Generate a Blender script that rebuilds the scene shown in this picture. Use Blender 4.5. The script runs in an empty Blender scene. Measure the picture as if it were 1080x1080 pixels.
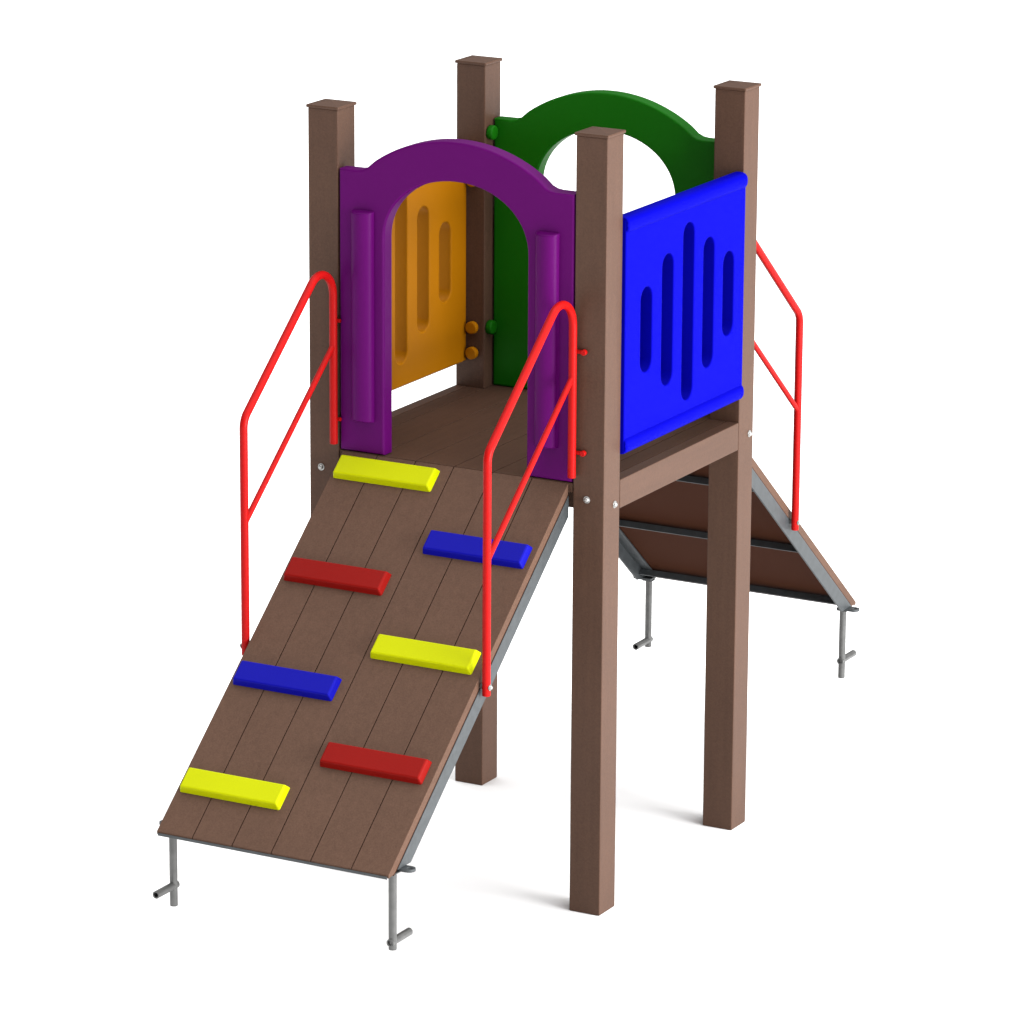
import bpy, bmesh, math
from mathutils import Vector, Matrix

S = bpy.context.scene
COL = S.collection
PI = math.pi

# ------------------------------------------------------------------ materials
KA = .90      # overall reflectance trim that goes with the exposure below
def new_mat(name):
    m = bpy.data.materials.new(name); m.use_nodes = True
    nt = m.node_tree
    return m, nt, nt.nodes['Principled BSDF']

def plastic(name, col, rough=.42, var=.10, bump=.12, scale=260.0, spec=.05):
    m, nt, b = new_mat(name)
    tc = nt.nodes.new('ShaderNodeTexCoord')
    n = nt.nodes.new('ShaderNodeTexNoise'); n.inputs['Scale'].default_value = scale; n.inputs['Detail'].default_value = 3
    n2 = nt.nodes.new('ShaderNodeTexNoise'); n2.inputs['Scale'].default_value = 5; n2.inputs['Detail'].default_value = 4
    nt.links.new(tc.outputs['Object'], n.inputs['Vector']); nt.links.new(tc.outputs['Object'], n2.inputs['Vector'])
    mx = nt.nodes.new('ShaderNodeMix'); mx.data_type = 'RGBA'
    col = [c*KA for c in col]
    lo = [c*(1-var) for c in col]; hi = [min(1, c*(1+var)) for c in col]
    mx.inputs[6].default_value = (*lo, 1); mx.inputs[7].default_value = (*hi, 1)
    ad = nt.nodes.new('ShaderNodeMath'); ad.operation = 'MULTIPLY_ADD'; ad.inputs[1].default_value = .5
    nt.links.new(n.outputs['Fac'], ad.inputs[0])
    ml = nt.nodes.new('ShaderNodeMath'); ml.operation = 'MULTIPLY'; ml.inputs[1].default_value = .5
    nt.links.new(n2.outputs['Fac'], ml.inputs[0]); nt.links.new(ml.outputs[0], ad.inputs[2])
    nt.links.new(ad.outputs[0], mx.inputs[0]); nt.links.new(mx.outputs[2], b.inputs['Base Color'])
    bp = nt.nodes.new('ShaderNodeBump'); bp.inputs['Strength'].default_value = bump; bp.inputs['Distance'].default_value = .002
    nt.links.new(n.outputs['Fac'], bp.inputs['Height']); nt.links.new(bp.outputs['Normal'], b.inputs['Normal'])
    b.inputs['Roughness'].default_value = rough
    b.inputs['Specular IOR Level'].default_value = spec
    return m

def lumber(name, col, axis, spec=.17):
    """recycled plastic lumber: fine speckle plus faint streaks along the extrusion axis"""
    col = [x*KA for x in col]
    m, nt, b = new_mat(name)
    tc = nt.nodes.new('ShaderNodeTexCoord')
    mp = nt.nodes.new('ShaderNodeMapping'); mp.inputs['Scale'].default_value = tuple(4 if i == axis else 60 for i in range(3))
    st = nt.nodes.new('ShaderNodeTexNoise'); st.inputs['Scale'].default_value = 1.0; st.inputs['Detail'].default_value = 4
    sp = nt.nodes.new('ShaderNodeTexNoise'); sp.inputs['Scale'].default_value = 210; sp.inputs['Detail'].default_value = 3
    bl = nt.nodes.new('ShaderNodeTexNoise'); bl.inputs['Scale'].default_value = 3.5; bl.inputs['Detail'].default_value = 3
    nt.links.new(tc.outputs['Object'], mp.inputs['Vector']); nt.links.new(mp.outputs[0], st.inputs['Vector'])
    nt.links.new(tc.outputs['Object'], sp.inputs['Vector']); nt.links.new(tc.outputs['Object'], bl.inputs['Vector'])
    a = nt.nodes.new('ShaderNodeMath'); a.operation = 'MULTIPLY_ADD'; a.inputs[1].default_value = .28
    nt.links.new(st.outputs['Fac'], a.inputs[0])
    c = nt.nodes.new('ShaderNodeMath'); c.operation = 'MULTIPLY_ADD'; c.inputs[1].default_value = .50
    nt.links.new(sp.outputs['Fac'], c.inputs[0])
    d = nt.nodes.new('ShaderNodeMath'); d.operation = 'MULTIPLY'; d.inputs[1].default_value = .22
    nt.links.new(bl.outputs['Fac'], d.inputs[0]); nt.links.new(d.outputs[0], c.inputs[2]); nt.links.new(c.outputs[0], a.inputs[2])
    r = nt.nodes.new('ShaderNodeValToRGB')
    r.color_ramp.elements[0].position = .36; r.color_ramp.elements[1].position = .64
    r.color_ramp.elements[0].color = (*[x*.85 for x in col], 1)
    r.color_ramp.elements[1].color = (*[x*1.15 for x in col], 1)
    nt.links.new(a.outputs[0], r.inputs[0]); nt.links.new(r.outputs[0], b.inputs['Base Color'])
    bp = nt.nodes.new('ShaderNodeBump'); bp.inputs['Strength'].default_value = .18; bp.inputs['Distance'].default_value = .002
    nt.links.new(c.outputs[0], bp.inputs['Height']); nt.links.new(bp.outputs['Normal'], b.inputs['Normal'])
    b.inputs['Roughness'].default_value = .5; b.inputs['Specular IOR Level'].default_value = spec
    return m

def metal(name, col, rough, met, scale=40):
    m, nt, b = new_mat(name)
    tc = nt.nodes.new('ShaderNodeTexCoord')
    n = nt.nodes.new('ShaderNodeTexNoise'); n.inputs['Scale'].default_value = scale; n.inputs['Detail'].default_value = 5
    nt.links.new(tc.outputs['Object'], n.inputs['Vector'])
    r = nt.nodes.new('ShaderNodeValToRGB')
    r.color_ramp.elements[0].position = .3; r.color_ramp.elements[1].position = .7
    r.color_ramp.elements[0].color = (*[x*.85 for x in col], 1); r.color_ramp.elements[1].color = (*[x*1.15 for x in col], 1)
    nt.links.new(n.outputs['Fac'], r.inputs[0]); nt.links.new(r.outputs[0], b.inputs['Base Color'])
    b.inputs['Roughness'].default_value = rough; b.inputs['Metallic'].default_value = met
    return m

BR = (.073, .0372, .0235)
M = dict(
    post=lumber('brown_lumber_post', BR, 2),
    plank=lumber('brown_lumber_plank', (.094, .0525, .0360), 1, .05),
    deck=lumber('brown_lumber_deck_shaded', (.066, .036, .0245), 1, .03),  # deck tone darkened, shade inside the tower put into the colour
    beam=lumber('brown_lumber_beam', BR, 1),
    beamx=lumber('brown_lumber_crossbeam', BR, 0),
    purple=plastic('purple_plastic', (.082, .0016, .092)),
    green=plastic('green_plastic', (.0052, .094, .0024)),
    blue=plastic('blue_plastic', (.0008, .0008, .25), rough=.55, spec=.012),
    orange=plastic('orange_plastic', (.325, .118, .001)),
    yellow=plastic('yellow_plastic', (.43, .465, .0005), rough=.4),
    step_blue=plastic('blue_step_plastic', (.0040, .0040, .26), rough=.4),
    under=plastic('dark_reddish_backing', (.046, .016, .0085), rough=.7, var=.15, spec=.02),
    red=plastic('red_step_plastic', (.20, .005, .0034), rough=.4),
    paint=plastic('red_powder_coat', (.35, .005, .0045), rough=.35, var=.08, bump=.12, scale=300, spec=.07),
    steel=metal('galvanised_steel', (.038, .043, .046), .5, .2),
    zinc=metal('zinc_rod', (.085, .085, .083), .33, .35),
    bolt=metal('bolt_steel', (.34, .34, .33), .3, .8),
)

# ------------------------------------------------------------------ mesh helpers
def finish(name, bm, mat, parent=None, smooth=35):
    bmesh.ops.recalc_face_normals(bm, faces=bm.faces[:])
    me = bpy.data.meshes.new(name); bm.to_mesh(me); bm.free()
    me.materials.append(mat)
    if smooth:
        for p in me.polygons: p.use_smooth = True
        me.set_sharp_from_angle(angle=math.radians(smooth))
    o = bpy.data.objects.new(name, me); COL.objects.link(o)
    if parent is not None: o.parent = parent
    if smooth:
        w = o.modifiers.new('weighted_normals', 'WEIGHTED_NORMAL'); w.keep_sharp = True; w.weight = 100
    return o

def box(bm, x0, x1, y0, y1, z0, z1, bev=0, seg=2):
    vs = [bm.verts.new((x, y, z)) for x in (x0, x1) for y in (y0, y1) for z in (z0, z1)]
    F = [(0,1,3,2),(4,6,7,5),(0,4,5,1),(2,3,7,6),(0,2,6,4),(1,5,7,3)]
    fs = [bm.faces.new([vs[i] for i in f]) for f in F]
    if bev:
        es = list({e for f in fs for e in f.edges})
        bmesh.ops.bevel(bm, geom=es, offset=bev, segments=seg, profile=.5, affect='EDGES', clamp_overlap=True)

def prism_x(bm, poly, x0, x1, bev=0):
    """polygon of (y, z) points extruded along x"""
    a = [bm.verts.new((x0, y, z)) for y, z in poly]; b = [bm.verts.new((x1, y, z)) for y, z in poly]
    n = len(poly)
    fs = [bm.faces.new(a), bm.faces.new(b[::-1])]
    for i in range(n): fs.append(bm.faces.new((a[i], b[i], b[(i+1) % n], a[(i+1) % n])))
    if bev:
        es = list({e for f in fs for e in f.edges})
        bmesh.ops.bevel(bm, geom=es, offset=bev, segments=2, profile=.5, affect='EDGES', clamp_overlap=True)

def tube(bm, pts, r, seg=16, bev=.0015):
    pts = [Vector(p) for p in pts]
    rings = []; n = len(pts)
    prev = None
    for i in range(n):
        if i == 0: t = pts[1]-pts[0]
        elif i == n-1: t = pts[-1]-pts[-2]
        else: t = (pts[i]-pts[i-1]).normalized()+(pts[i+1]-pts[i]).normalized()
        t.normalize()
        if prev is None:
            a = Vector((1, 0, 0)) if abs(t.x) < .8 else Vector((0, 0, 1))
        else: a = prev
        u = (a-t*a.dot(t)).normalized(); v = t.cross(u); prev = u
        rings.append([bm.verts.new(pts[i]+r*(math.cos(2*PI*k/seg)*u+math.sin(2*PI*k/seg)*v)) for k in range(seg)])
    for i in range(n-1):
        for k in range(seg):
            bm.faces.new((rings[i][k], rings[i][(k+1) % seg], rings[i+1][(k+1) % seg], rings[i+1][k]))
    caps = [bm.faces.new(rings[0][::-1]), bm.faces.new(rings[-1])]
    if bev:
        es = [e for f in caps for e in f.edges]
        bmesh.ops.bevel(bm, geom=es, offset=bev, segments=2, profile=.5, affect='EDGES', clamp_overlap=True)

def pipe(bm, a, b, r, ri, seg=20):
    """short open-ended pipe with a wall"""
    a, b = Vector(a), Vector(b); t = (b-a).normalized()
    u = t.cross(Vector((0, 0, 1))).normalized(); v = t.cross(u)
    ring = lambda c, q: [bm.verts.new(c+q*(math.cos(2*PI*k/seg)*u+math.sin(2*PI*k/seg)*v)) for k in range(seg)]
    rr = [ring(a+t*.03, ri), ring(a, ri), ring(a, r), ring(b, r), ring(b, ri), ring(b-t*.03, ri)]
    for p, q in zip(rr[:-1], rr[1:]):
        for k in range(seg): bm.faces.new((p[k], p[(k+1) % seg], q[(k+1) % seg], q[k]))
    bm.faces.new(rr[0]); bm.faces.new(rr[-1][::-1])

def fillet(pts, rads, seg=10):
    pts = [Vector(p) for p in pts]; out = [pts[0]]
    for i in range(1, len(pts)-1):
        p, a, b = pts[i], (pts[i-1]-pts[i]).normalized(), (pts[i+1]-pts[i]).normalized()
        ang = a.angle(b); r = rads[i-1]; d = r/math.tan(ang/2)
        c = p+(a+b).normalized()*(r/math.sin(ang/2))
        s, e = (p+a*d)-c, (p+b*d)-c
        tot = s.angle(e); ax = s.cross(e).normalized()
        for k in range(seg+1):
            out.append(c+Matrix.Rotation(tot*k/seg, 3, ax) @ s)
    out.append(pts[-1]); return out

def dome(bm, c, axis, r, h):
    """bolt head: low dome on a washer, growing along axis from c"""
    axis = Vector(axis).normalized(); a = Vector((0, 0, 1)) if abs(axis.z) < .8 else Vector((1, 0, 0))
    u = axis.cross(a).normalized(); v = axis.cross(u); c = Vector(c)
    prof = [(r*1.25, 0), (r*1.25, h*.22), (r, h*.25), (r*.93, h*.55), (r*.68, h*.86), (r*.3, h)]
    rings = [[bm.verts.new(c+axis*z+rr*(math.cos(2*PI*k/16)*u+math.sin(2*PI*k/16)*v)) for k in range(16)] for rr, z in prof]
    for i in range(len(rings)-1):
        for k in range(16): bm.faces.new((rings[i][k], rings[i][(k+1) % 16], rings[i+1][(k+1) % 16], rings[i+1][k]))
    bm.faces.new(rings[-1]); bm.faces.new(rings[0][::-1])

def plate_from_curves(name, loops, thick, bev, mat, to_world, parent):
    """flat outline with holes, extruded and rounded; local (a, b, depth) mapped by to_world matrix"""
    cu = bpy.data.curves.new(name, 'CURVE'); cu.dimensions = '2D'; cu.fill_mode = 'BOTH'
    cu.extrude = thick/2-bev; cu.bevel_depth = bev; cu.bevel_resolution = 3; cu.offset = -bev
    for lp in loops:
        sp = cu.splines.new('POLY'); sp.points.add(len(lp)-1); sp.use_cyclic_u = True
        for p, q in zip(sp.points, lp): p.co = (q[0], q[1], 0, 1)
    tmp = bpy.data.objects.new(name+'_outline', cu); COL.objects.link(tmp)
    dg = bpy.context.evaluated_depsgraph_get()
    me = bpy.data.meshes.new_from_object(tmp.evaluated_get(dg))
    bpy.data.objects.remove(tmp); bpy.data.curves.remove(cu)
    bm = bmesh.new(); bm.from_mesh(me); bpy.data.meshes.remove(me)
    bmesh.ops.remove_doubles(bm, verts=bm.verts[:], dist=1e-5)
    bmesh.ops.transform(bm, matrix=to_world, verts=bm.verts[:])
    return finish(name, bm, mat, parent, 40)

def tagpart(o, label):
    o['label'] = label; return o

# ------------------------------------------------------------------ dimensions
h = .48824      # half the outer width of the square tower
P = .1          # post section
H = 2.30926     # post height
ZD = 1.2935     # deck level

root = bpy.data.objects.new('play_structure', None); COL.objects.link(root)
root['label'] = 'brown playground tower with coloured panels, a climbing ramp with steps and red handrails'
root['category'] = 'play structure'

# ------------------------------------------------------------------ posts
def make_post():
    bm = bmesh.new(); box(bm, -P/2, P/2, -P/2, P/2, 0, H-.008, .004, 2)
    p = finish('post', bm, M['post'], root)
    bm = bmesh.new()
    w = P/2+.0042
    box(bm, -w, w, -w, w, H-.0085, H+.001, .003, 2)
    lo = [bm.verts.new((sx*(w-.003), sy*(w-.003), H+.0005)) for sx, sy in ((-1,-1),(1,-1),(1,1),(-1,1))]
    top = bm.verts.new((0, 0, H+.0075))
    for i in range(4): bm.faces.new((lo[i], lo[(i+1) % 4], top))
    finish('post_cap', bm, M['post'], p, 8)
    return p
def copy_tree(o, parent):
    c = o.copy(); COL.objects.link(c); c.parent = parent
    for ch in list(o.children): copy_tree(ch, c)
    return c
c = h-P/2
proto = make_post()
posts = {}
for i, (nm, x, y) in enumerate((('L', -c, -c), ('F', c, -c), ('R', c, c), ('B', -c, c))):
    p = proto if i == 0 else copy_tree(proto, root)
    p.location = (x, y, 0); posts[nm] = p
def bolt(parent, pos, axis, r=.0085, hh=.009):
    bm = bmesh.new(); dome(bm, pos, axis, r, hh)
    return finish('bolt', bm, M['bolt'], parent, 60)
bolt(posts['F'], (-.0043, -P/2, 1.2510), (0, -1, 0)); bolt(posts['F'], (P/2, .016, 1.2293), (1, 0, 0))
bolt(posts['L'], (-.0100, -P/2, 1.2340), (0, -1, 0)); bolt(posts['R'], (P/2, .021, 1.2450), (1, 0, 0))
bolt(posts['B'], (.0043, P/2, 1.2510), (0, 1, 0)); bolt(posts['B'], (-P/2, -.016, 1.2293), (-1, 0, 0))
bolt(posts['R'], (.0100, P/2, 1.2340), (0, 1, 0)); bolt(posts['L'], (-P/2, -.021, 1.2450), (-1, 0, 0))

# ------------------------------------------------------------------ deck and beams
g = h-P
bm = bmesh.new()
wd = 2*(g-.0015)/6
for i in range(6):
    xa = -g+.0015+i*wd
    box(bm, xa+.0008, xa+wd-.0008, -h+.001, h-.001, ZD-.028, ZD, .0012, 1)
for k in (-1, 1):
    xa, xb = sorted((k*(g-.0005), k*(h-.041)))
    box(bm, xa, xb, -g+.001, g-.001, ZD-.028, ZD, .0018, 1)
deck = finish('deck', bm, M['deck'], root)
for s in (-1, 1):
    bm = bmesh.new()
    xa, xb = sorted((s*h*.9995, s*(h-.04)))
    box(bm, xa, xb, -g+.001, g-.001, 1.209, ZD+.0008, .003, 2)
    finish('support_beam', bm, M['beam'], root)
    bm = bmesh.new()
    ya, yb = sorted((s*(h-.030), s*(h-.070)))
    box(bm, -g+.001, g-.001, ya, yb, 1.212, ZD-.0285, .003, 2)
    finish('support_beam', bm, M['beamx'], root)
bm = bmesh.new(); box(bm, -g+.05, g-.05, -.02, .02, 1.20, ZD-.0285, .003, 2)
finish('support_beam', bm, M['beamx'], root)

# ------------------------------------------------------------------ arched doorway panels
def arch_loop():
    W = .384; zb = 1.2955; zs = 2.132; pts = []
    outer = [(-W, zs), (-.325, zs+.0005), (-.308, zs+.003), (-.292, zs+.010)]
    R = .474; zc = 2.2455-R
    a0 = math.acos((2.151-zc)/R) ; a0 = .60
    arc = []
    N = 40
    for k in range(N+1):
        a = -a0+2*a0*k/N
        arc.append((R*math.sin(a), zc+R*math.cos(a)))
    right = [(-x, z) for x, z in reversed(outer)]
    outer = outer+arc+right
    inner = []
    # superellipse opening, bottom open
    IW = .236; sp = 1.940; ht = 2.129-sp
    N = 36
    for k in range(N+1):
        t = PI*k/N
        cx, sz = math.cos(t), math.sin(t); e = 2/2.05
        inner.append((IW*math.copysign(abs(cx)**e, cx), sp+ht*abs(sz)**e))
    lp = [(-W, zb)]+outer+[(W, zb), (IW, zb)]+inner+[(-IW, zb)]
    return lp
def make_arch(mat):
    thick = .052
    # local a->x, b->z, depth->y ; front face at y=-h
    T = Matrix(((1,0,0,0),(0,0,-1,-h+thick/2),(0,1,0,0),(0,0,0,1)))
    a = plate_from_curves('arch_panel', [arch_loop()], thick, .007, mat, T, root)
    for s in (-1, 1):
        bm = bmesh.new()
        xc = .303*s; r = .0355; N = 14
        prof = []
        for k in range(N+1):
            t = PI*k/N
            prof.append((xc-r*math.cos(t), -h-.030*math.sin(t)**.75))
        levels = [(1.392, 1.0), (1.396, 1.0), (2.006, 1.0), (2.014, .55), (2.017, .0)]
        levels = [(1.390, .0), (1.392, .8), (1.397, 1.0), (2.008, 1.0), (2.014, .8), (2.017, .0)]
        rings = [[bm.verts.new((x, -h+.003+(y+h-.003)*f if f > 0 else -h+.003, z)) for x, y in prof] for z, f in levels]
        for i in range(len(rings)-1):
            for k in range(N): bm.faces.new((rings[i][k], rings[i][k+1], rings[i+1][k+1], rings[i+1][k]))
        finish('rib', bm, mat, a, 50)
        for z in ((2.0926, 1.484) if s > 0 else ()):
            bm = bmesh.new()
            tube(bm, [(s*g, -.4140, z), (s*(g-.022), -.4140, z)], .0225, 20, .006)
            finish('bolt_cap', bm, mat, a, 50)
    return a
purple = tagpart(make_arch(M['purple']), 'purple arched doorway panel at the top of the ramp')
green = tagpart(make_arch(M['green']), 'green arched doorway panel at the back of the tower')
green.rotation_euler.z = PI

# ------------------------------------------------------------------ slotted side panels
def stadium(yc, z0, z1, r, N=10):
    p = [(yc+r*math.cos(PI*k/N), z1-r+r*math.sin(PI*k/N)) for k in range(N+1)]
    p += [(yc-r*math.cos(PI*k/N), z0+r-r*math.sin(PI*k/N)) for k in range(N+1)]
    return p
def make_slotted(mat):
    ya, yb = -.3865, .3855
    zb, zt = 1.376, 2.051
    xo = .498; thick = .048
    loops = [[(ya, zb), (yb, zb), (yb, zt), (ya, zt)]]
    for yc, za, zb2 in ((-.2535, 1.588, 1.832), (-.1195, 1.521, 1.904), (.0135, 1.449, 1.972), (.1470, 1.519, 1.904), (.2790, 1.589, 1.838)):
        loops.append(stadium(yc, za-.003, zb2+.003, .036))
    T = Matrix(((0,0,1,xo-thick/2),(1,0,0,0),(0,1,0,0),(0,0,0,1)))
    p = plate_from_curves('slotted_panel', loops, thick, .0042, mat, T, root)
    for zc in (2.0355, 1.3925):
        bm = bmesh.new()
        # rounded rail along the edge, a little fatter than the sheet
        prof = []
        N = 28
        for k in range(N):
            t = 2*PI*k/N
            prof.append((xo-.0195+.0275*math.copysign(abs(math.cos(t))**.75, math.cos(t)), zc+.0255*math.copysign(abs(math.sin(t))**.8, math.sin(t))))
        ys = [(ya+.001, .82), (ya+.004, .95), (ya+.009, 1), (yb-.007, 1), (yb-.002, .95), (yb+.001, .82)]
        rings = [[bm.verts.new((xo-.0195+(x-xo+.0195)*f, y, zc+(z-zc)*f)) for x, z in prof] for y, f in ys]
        for i in range(len(rings)-1):
            for k in range(N): bm.faces.new((rings[i][k], rings[i][(k+1) % N], rings[i+1][(k+1) % N], rings[i+1][k]))
        bm.faces.new(rings[0][::-1]); bm.faces.new(rings[-1])
        finish('edge_roll', bm, mat, p, 40)
    for s in (-1, 1):
        for z in (1.4036, 1.4841, 1.945):
            bm = bmesh.new()
            tube(bm, [(.426, s*(g+.001), z), (.426, s*(g-.020), z)], .0195, 20, .004)
            finish('bolt_cap', bm, mat, p, 50)
    return p
blue = tagpart(make_slotted(M['blue']), 'blue side panel with five vertical slots')
orange = tagpart(make_slotted(M['orange']), 'orange side panel with vertical slots seen through the doorway')
orange.rotation_euler.z = PI

# ------------------------------------------------------------------ ramps
def set_ramp(run, zb):
    global YB, ZB, ca, sa, LEN
    YB, ZB = -h-run, zb
    ang = math.atan2(ZD-ZB, -h-YB)
    ca, sa = math.cos(ang), math.sin(ang)
    LEN = math.hypot(YB+h, ZD-ZB)
set_ramp(1.02579, .4245)
def rs(s, off):      # point on the ramp: s metres down the slope, off metres above its top surface
    return (-h-ca*s-sa*off, ZD-sa*s+ca*off)
def clip_z(poly, z0):
    out = []
    for i in range(len(poly)):
        a, b = poly[i], poly[(i+1) % len(poly)]
        if a[1] >= z0: out.append(a)
        if (a[1] >= z0) != (b[1] >= z0):
            t = (z0-a[1])/(b[1]-a[1]); out.append((a[0]+t*(b[0]-a[0]), z0))
    return out
def clip_y(poly, ymax):
    out = []
    for i in range(len(poly)):
        a, b = poly[i], poly[(i+1) % len(poly)]
        if a[0] <= ymax: out.append(a)
        if (a[0] <= ymax) != (b[0] <= ymax):
            t = (ymax-a[0])/(b[0]-a[0]); out.append((ymax, a[1]+t*(b[1]-a[1])))
    return out
TB, TS = .025, .050
def make_ramp(zt, y_tab, y_rod, z_foot):
    bm = bmesh.new()
    lines = [-.3757, -.2575, -.1279, -.0010, .1262, .2560, .3757]
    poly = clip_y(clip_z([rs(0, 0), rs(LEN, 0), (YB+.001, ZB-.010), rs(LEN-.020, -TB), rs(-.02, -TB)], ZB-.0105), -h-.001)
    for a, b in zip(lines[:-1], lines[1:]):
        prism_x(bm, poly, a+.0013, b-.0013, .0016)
    r = finish('ramp', bm, M['plank'], root)
    # reddish sheet under the boards
    bm = bmesh.new()
    back = clip_y(clip_z([rs(0, -TB-.0004), rs(LEN, -TB-.0004), rs(LEN, -TB-.0024), rs(-.05, -TB-.0024)], .4145), -h-.003)
    prism_x(bm, back, -.374, .374)
    finish('backing_sheet', bm, M['under'], r, 0)
    # galvanised angle down each side
    for s in (-1, 1):
        bm = bmesh.new()
        web = clip_y(clip_z([rs(-.08, -TB-.003), rs(LEN+.1, -TB-.003), rs(LEN+.1, -TB-TS), rs(-.08, -TB-TS)], zt+.0085), -h-.002)
        xa, xb = sorted((s*.3765, s*.3705))
        prism_x(bm, web, xa, xb, .001)
        fl = clip_y(clip_z([rs(-.08, -TB-.0035), rs(LEN+.1, -TB-.0035), rs(LEN+.1, -TB-.009), rs(-.08, -TB-.009)], zt+.0085), -h-.002)
        xa, xb = sorted((s*.3700, s*.332))
        prism_x(bm, fl, xa, xb, .001)
        finish('side_rail', bm, M['steel'], r, 30)
    for sv in (.05, .44, .875, LEN-.092):
        bm = bmesh.new()
        q = [rs(sv, -TB-.0095), rs(sv+.034, -TB-.0095), rs(sv+.034, -TB-.0145), rs(sv+.005, -TB-.0145), rs(sv+.005, -TB-.031), rs(sv, -TB-.031)]
        prism_x(bm, q, -.3695, .3695, .0008)
        finish('cross_bar', bm, M['steel'], r, 30)
    bm = bmesh.new(); box(bm, -.370, .370, YB-.0022, YB-.0001, ZB-.0125, ZB-.0045, .0006, 1)
    finish('end_strip', bm, M['steel'], r, 0)
    # ground anchors
    for s in (-1, 1):
        bm = bmesh.new()
        # tab with an eye, horizontal
        th = .008
        N = 14; x_in, xr, yc, rr = .340, .394, y_tab, .0185
        outl = [(x_in, yc-rr), (xr, yc-rr)]+[(xr+rr*math.sin(PI*k/N), yc-rr*math.cos(PI*k/N)) for k in range(1, N)]+[(xr, yc+rr), (x_in, yc+rr)]
        hole = [(xr+.002+.0085*math.cos(2*PI*k/N), yc+.0085*math.sin(2*PI*k/N)) for k in range(N)]
        cu_T = Matrix(((s,0,0,0),(0,1,0,0),(0,0,1,zt+th/2),(0,0,0,1)))
        a = plate_from_curves('ground_anchor', [outl, hole], th, .0012, M['steel'], cu_T, r)
        # extend the tab's mesh with rod and foot pin
        bm.from_mesh(a.data)
        yr = y_rod
        box(bm, *sorted((s*.339, s*.374)), yr-.014, yr+.014, zt-.004, zt-.0005, .001, 1)
        nsteel = len(bm.faces)
        tube(bm, [(s*.3555, yr, zt-.002), (s*.3555, yr, z_foot)], .0115, 20, .0015)
        zp, d = (z_foot+.023, 1) if s > 0 else (z_foot+.060, -1)
        pipe(bm, (s*.3555, yr-d*.015, zp), (s*.3555, yr+d*.092, zp), .0112, .0075)
        me = a.data
        bmesh.ops.recalc_face_normals(bm, faces=bm.faces[:])
        bm.faces.ensure_lookup_table()
        for i in range(nsteel, len(bm.faces)): bm.faces[i].material_index = 1
        bm.to_mesh(me); bm.free()
        me.materials.append(M['zinc'])
        for p in me.polygons: p.use_smooth = True
        me.set_sharp_from_angle(angle=math.radians(40))
    return r

def foothold(ramp, x0, s1, mat, label):
    """raised grip bar, tapered sides and rounded edges, lying across the slope"""
    w, d, t = .3285, .078, .0225; tp = .006
    bm = bmesh.new()
    lo = [(x0, s1-d), (x0+w, s1-d), (x0+w, s1), (x0, s1)]
    hi = [(x0+tp, s1-d+tp), (x0+w-tp, s1-d+tp), (x0+w-tp, s1-tp), (x0+tp, s1-tp)]
    vl = [bm.verts.new((x, *rs(s, .0005))) for x, s in lo]; vh = [bm.verts.new((x, *rs(s, t))) for x, s in hi]
    fs = [bm.faces.new(vl[::-1]), bm.faces.new(vh)]
    for i in range(4): fs.append(bm.faces.new((vl[i], vl[(i+1) % 4], vh[(i+1) % 4], vh[i])))
    es = [e for e in bm.edges if not all(v in vl for v in e.verts)]
    bmesh.ops.bevel(bm, geom=es, offset=.0055, segments=3, profile=.5, affect='EDGES', clamp_overlap=True)
    return tagpart(finish('foothold', bm, mat, ramp, 50), label)

ramp_f = tagpart(make_ramp(.4180, -1.437, -1.460, .190), 'front ramp of brown boards with coloured footholds')
for x0, s1, mm, lab in ((-.3645, .1005, 'yellow', 'yellow foothold at the top of the ramp'),
                    (.0280, .3110, 'step_blue', 'blue foothold at the upper right of the ramp'),
                    (-.3625, .4720, 'red', 'red foothold at the upper left of the ramp'),
                    (.0190, .6800, 'yellow', 'yellow foothold at the middle right of the ramp'),
                    (-.3620, .8400, 'step_blue', 'blue foothold at the lower left of the ramp'),
                    (.0215, 1.0510, 'red', 'red foothold at the lower right of the ramp'),
                    (-.3630, 1.2100, 'yellow', 'yellow foothold nearest the foot of the ramp')):
    foothold(ramp_f, x0, s1, M[mm], lab)
set_ramp(1.0430, .4275)
ramp_b = tagpart(make_ramp(.4150, -1.472, -1.472, .181), 'back ramp with steel framed underside showing')
ramp_b.rotation_euler.z = PI

# ------------------------------------------------------------------ handrails
def make_rail(s):
    X = .394*s
    k = .855
    yt, yb = -.5075, -1.0045
    zl = lambda y: 1.656+k*(y+.815)
    pts = fillet([(X, yt, 1.315), (X, yt, zl(yt)), (X, yb, zl(yb)), (X, yb, .800)], (.0735, .055), 12)
    bm = bmesh.new(); tube(bm, pts, .0120, 18, .002)
    r = finish('handrail', bm, M['paint'], root, 50)
    bm = bmesh.new(); tube(bm, [(X, yb+.004, 1.193), (X, yt-.004, 1.608)], .0086, 14, 0)
    finish('middle_bar', bm, M['paint'], r, 50)
    for z in (1.388, 1.683):
        bm = bmesh.new()
        yl = -h-.008
        xo = X+.034 if s > 0 else X-.012
        xi = X if s > 0 else X+.018
        tube(bm, [(xi, yl, z), (xo, yl, z)], .006, 14, .001)
        if s > 0: tube(bm, [(xo-.004, -h-.001, z), (xo-.004, -h-.015, z)], .0085, 16, .002)
        finish('mounting_lug', bm, M['paint'], r, 50)
    bolt(r, (X+s*.0112, yb, .826), (s, 0, 0), .007, .008)
    bm = bmesh.new(); tube(bm, [(s*.3768, yb, .826), (X-s*.010, yb, .826)], .008, 12, 0)
    finish('spacer', bm, M['zinc'], r, 50)
    return r
tagpart(make_rail(-1), 'handrail on the left edge of the front ramp')
tagpart(make_rail(1), 'handrail on the right edge of the front ramp')
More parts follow.
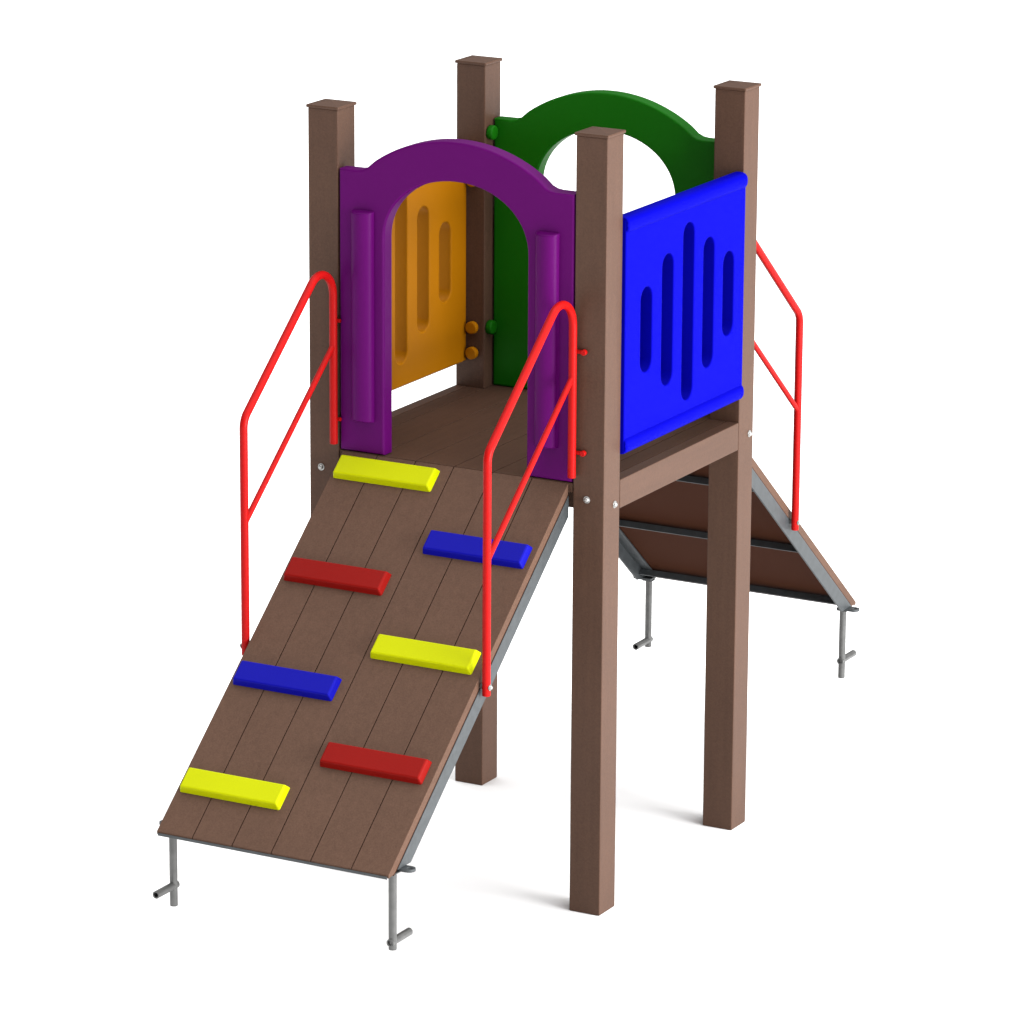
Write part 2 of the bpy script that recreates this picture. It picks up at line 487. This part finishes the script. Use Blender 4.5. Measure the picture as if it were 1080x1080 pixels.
for s in (-1, 1):
    r = make_rail(s); r.rotation_euler.z = PI
    tagpart(r, 'handrail beside the back ramp' if s < 0 else 'handrail on the hidden edge of the back ramp')

# ------------------------------------------------------------------ floor
m, nt, b = new_mat('white_floor')
tc = nt.nodes.new('ShaderNodeTexCoord'); n = nt.nodes.new('ShaderNodeTexNoise'); n.inputs['Scale'].default_value = .6
nt.links.new(tc.outputs['Object'], n.inputs['Vector'])
r = nt.nodes.new('ShaderNodeValToRGB'); r.color_ramp.elements[0].color = (.90, .90, .90, 1); r.color_ramp.elements[1].color = (.92, .92, .92, 1)
nt.links.new(n.outputs['Fac'], r.inputs[0]); nt.links.new(r.outputs[0], b.inputs['Base Color'])
b.inputs['Roughness'].default_value = .9; b.inputs['Specular IOR Level'].default_value = .0
bm = bmesh.new()
vs = [bm.verts.new((x, y, 0)) for x, y in ((-150, -150), (150, -150), (150, 150), (-150, 150))]
bm.faces.new(vs)
gr = finish('ground', bm, m, None, 0); gr['kind'] = 'structure'; gr['label'] = 'plain white studio floor'

# ------------------------------------------------------------------ studio light: soft white dome, brighter overhead and to the right
W = bpy.data.worlds.new('World'); S.world = W; W.use_nodes = True
nt = W.node_tree; bg = nt.nodes['Background']
tc = nt.nodes.new('ShaderNodeTexCoord')
def lobe(vec, power, gain):
    v = Vector(vec).normalized()
    d = nt.nodes.new('ShaderNodeVectorMath'); d.operation = 'DOT_PRODUCT'; d.inputs[1].default_value = v
    nt.links.new(tc.outputs['Generated'], d.inputs[0])
    mx = nt.nodes.new('ShaderNodeMath'); mx.operation = 'MAXIMUM'; mx.inputs[1].default_value = 0
    nt.links.new(d.outputs['Value'], mx.inputs[0])
    pw = nt.nodes.new('ShaderNodeMath'); pw.operation = 'POWER'; pw.inputs[1].default_value = power
    nt.links.new(mx.outputs[0], pw.inputs[0])
    ml = nt.nodes.new('ShaderNodeMath'); ml.operation = 'MULTIPLY'; ml.inputs[1].default_value = gain
    nt.links.new(pw.outputs[0], ml.inputs[0]); return ml.outputs[0]
def add(a, bb):
    n = nt.nodes.new('ShaderNodeMath'); n.operation = 'ADD'
    for k, x in enumerate((a, bb)):
        if isinstance(x, float): n.inputs[k].default_value = x
        else: nt.links.new(x, n.inputs[k])
    return n.outputs[0]
tot = add(add(.05, lobe((.05, .05, 1), 3.2, 3.0)), lobe((1, .1, .30), 4.0, 1.8))
nt.links.new(tot, bg.inputs['Strength']); bg.inputs['Color'].default_value = (1, 1, 1, 1)

def area(name, loc, tgt, size, energy):
    L = bpy.data.lights.new(name, 'AREA'); L.shape = 'RECTANGLE'; L.size = size[0]; L.size_y = size[1]; L.energy = energy
    o = bpy.data.objects.new(name, L); COL.objects.link(o); o.location = loc
    o.rotation_euler = (Vector(tgt)-Vector(loc)).to_track_quat('-Z', 'Y').to_euler()
    return o
area('softbox_lamp', (9.0, -.75, 2.1), (0, 0, 1.2), (5.5, 3.2), 1220)

# ------------------------------------------------------------------ camera
f, az, el, roll = 4918.3232, -1.0720195, .2647882, .0057815
cam = bpy.data.cameras.new('camera'); co = bpy.data.objects.new('camera', cam); COL.objects.link(co)
d = -Vector((math.cos(el)*math.cos(az), math.cos(el)*math.sin(az), math.sin(el)))
rx = d.cross(Vector((0, 0, 1))).normalized(); up = rx.cross(d)
r1 = math.cos(roll)*rx+math.sin(roll)*up; u1 = -math.sin(roll)*rx+math.cos(roll)*up
mw = Matrix((r1, u1, -d)).transposed().to_4x4(); mw.translation = (6.3920186, -11.8724336, 4.6974134)
co.matrix_world = mw
cam.sensor_width = 36; cam.sensor_fit = 'HORIZONTAL'; cam.lens = f/1080*36
cam.clip_start = .1; cam.clip_end = 500
S.camera = co
S.view_settings.view_transform = 'Standard'; S.view_settings.look = 'None'
S.view_settings.exposure = .52; S.view_settings.gamma = 1; S.view_settings.use_curve_mapping = False
S.cycles.max_bounces = 10; S.cycles.diffuse_bounces = 6
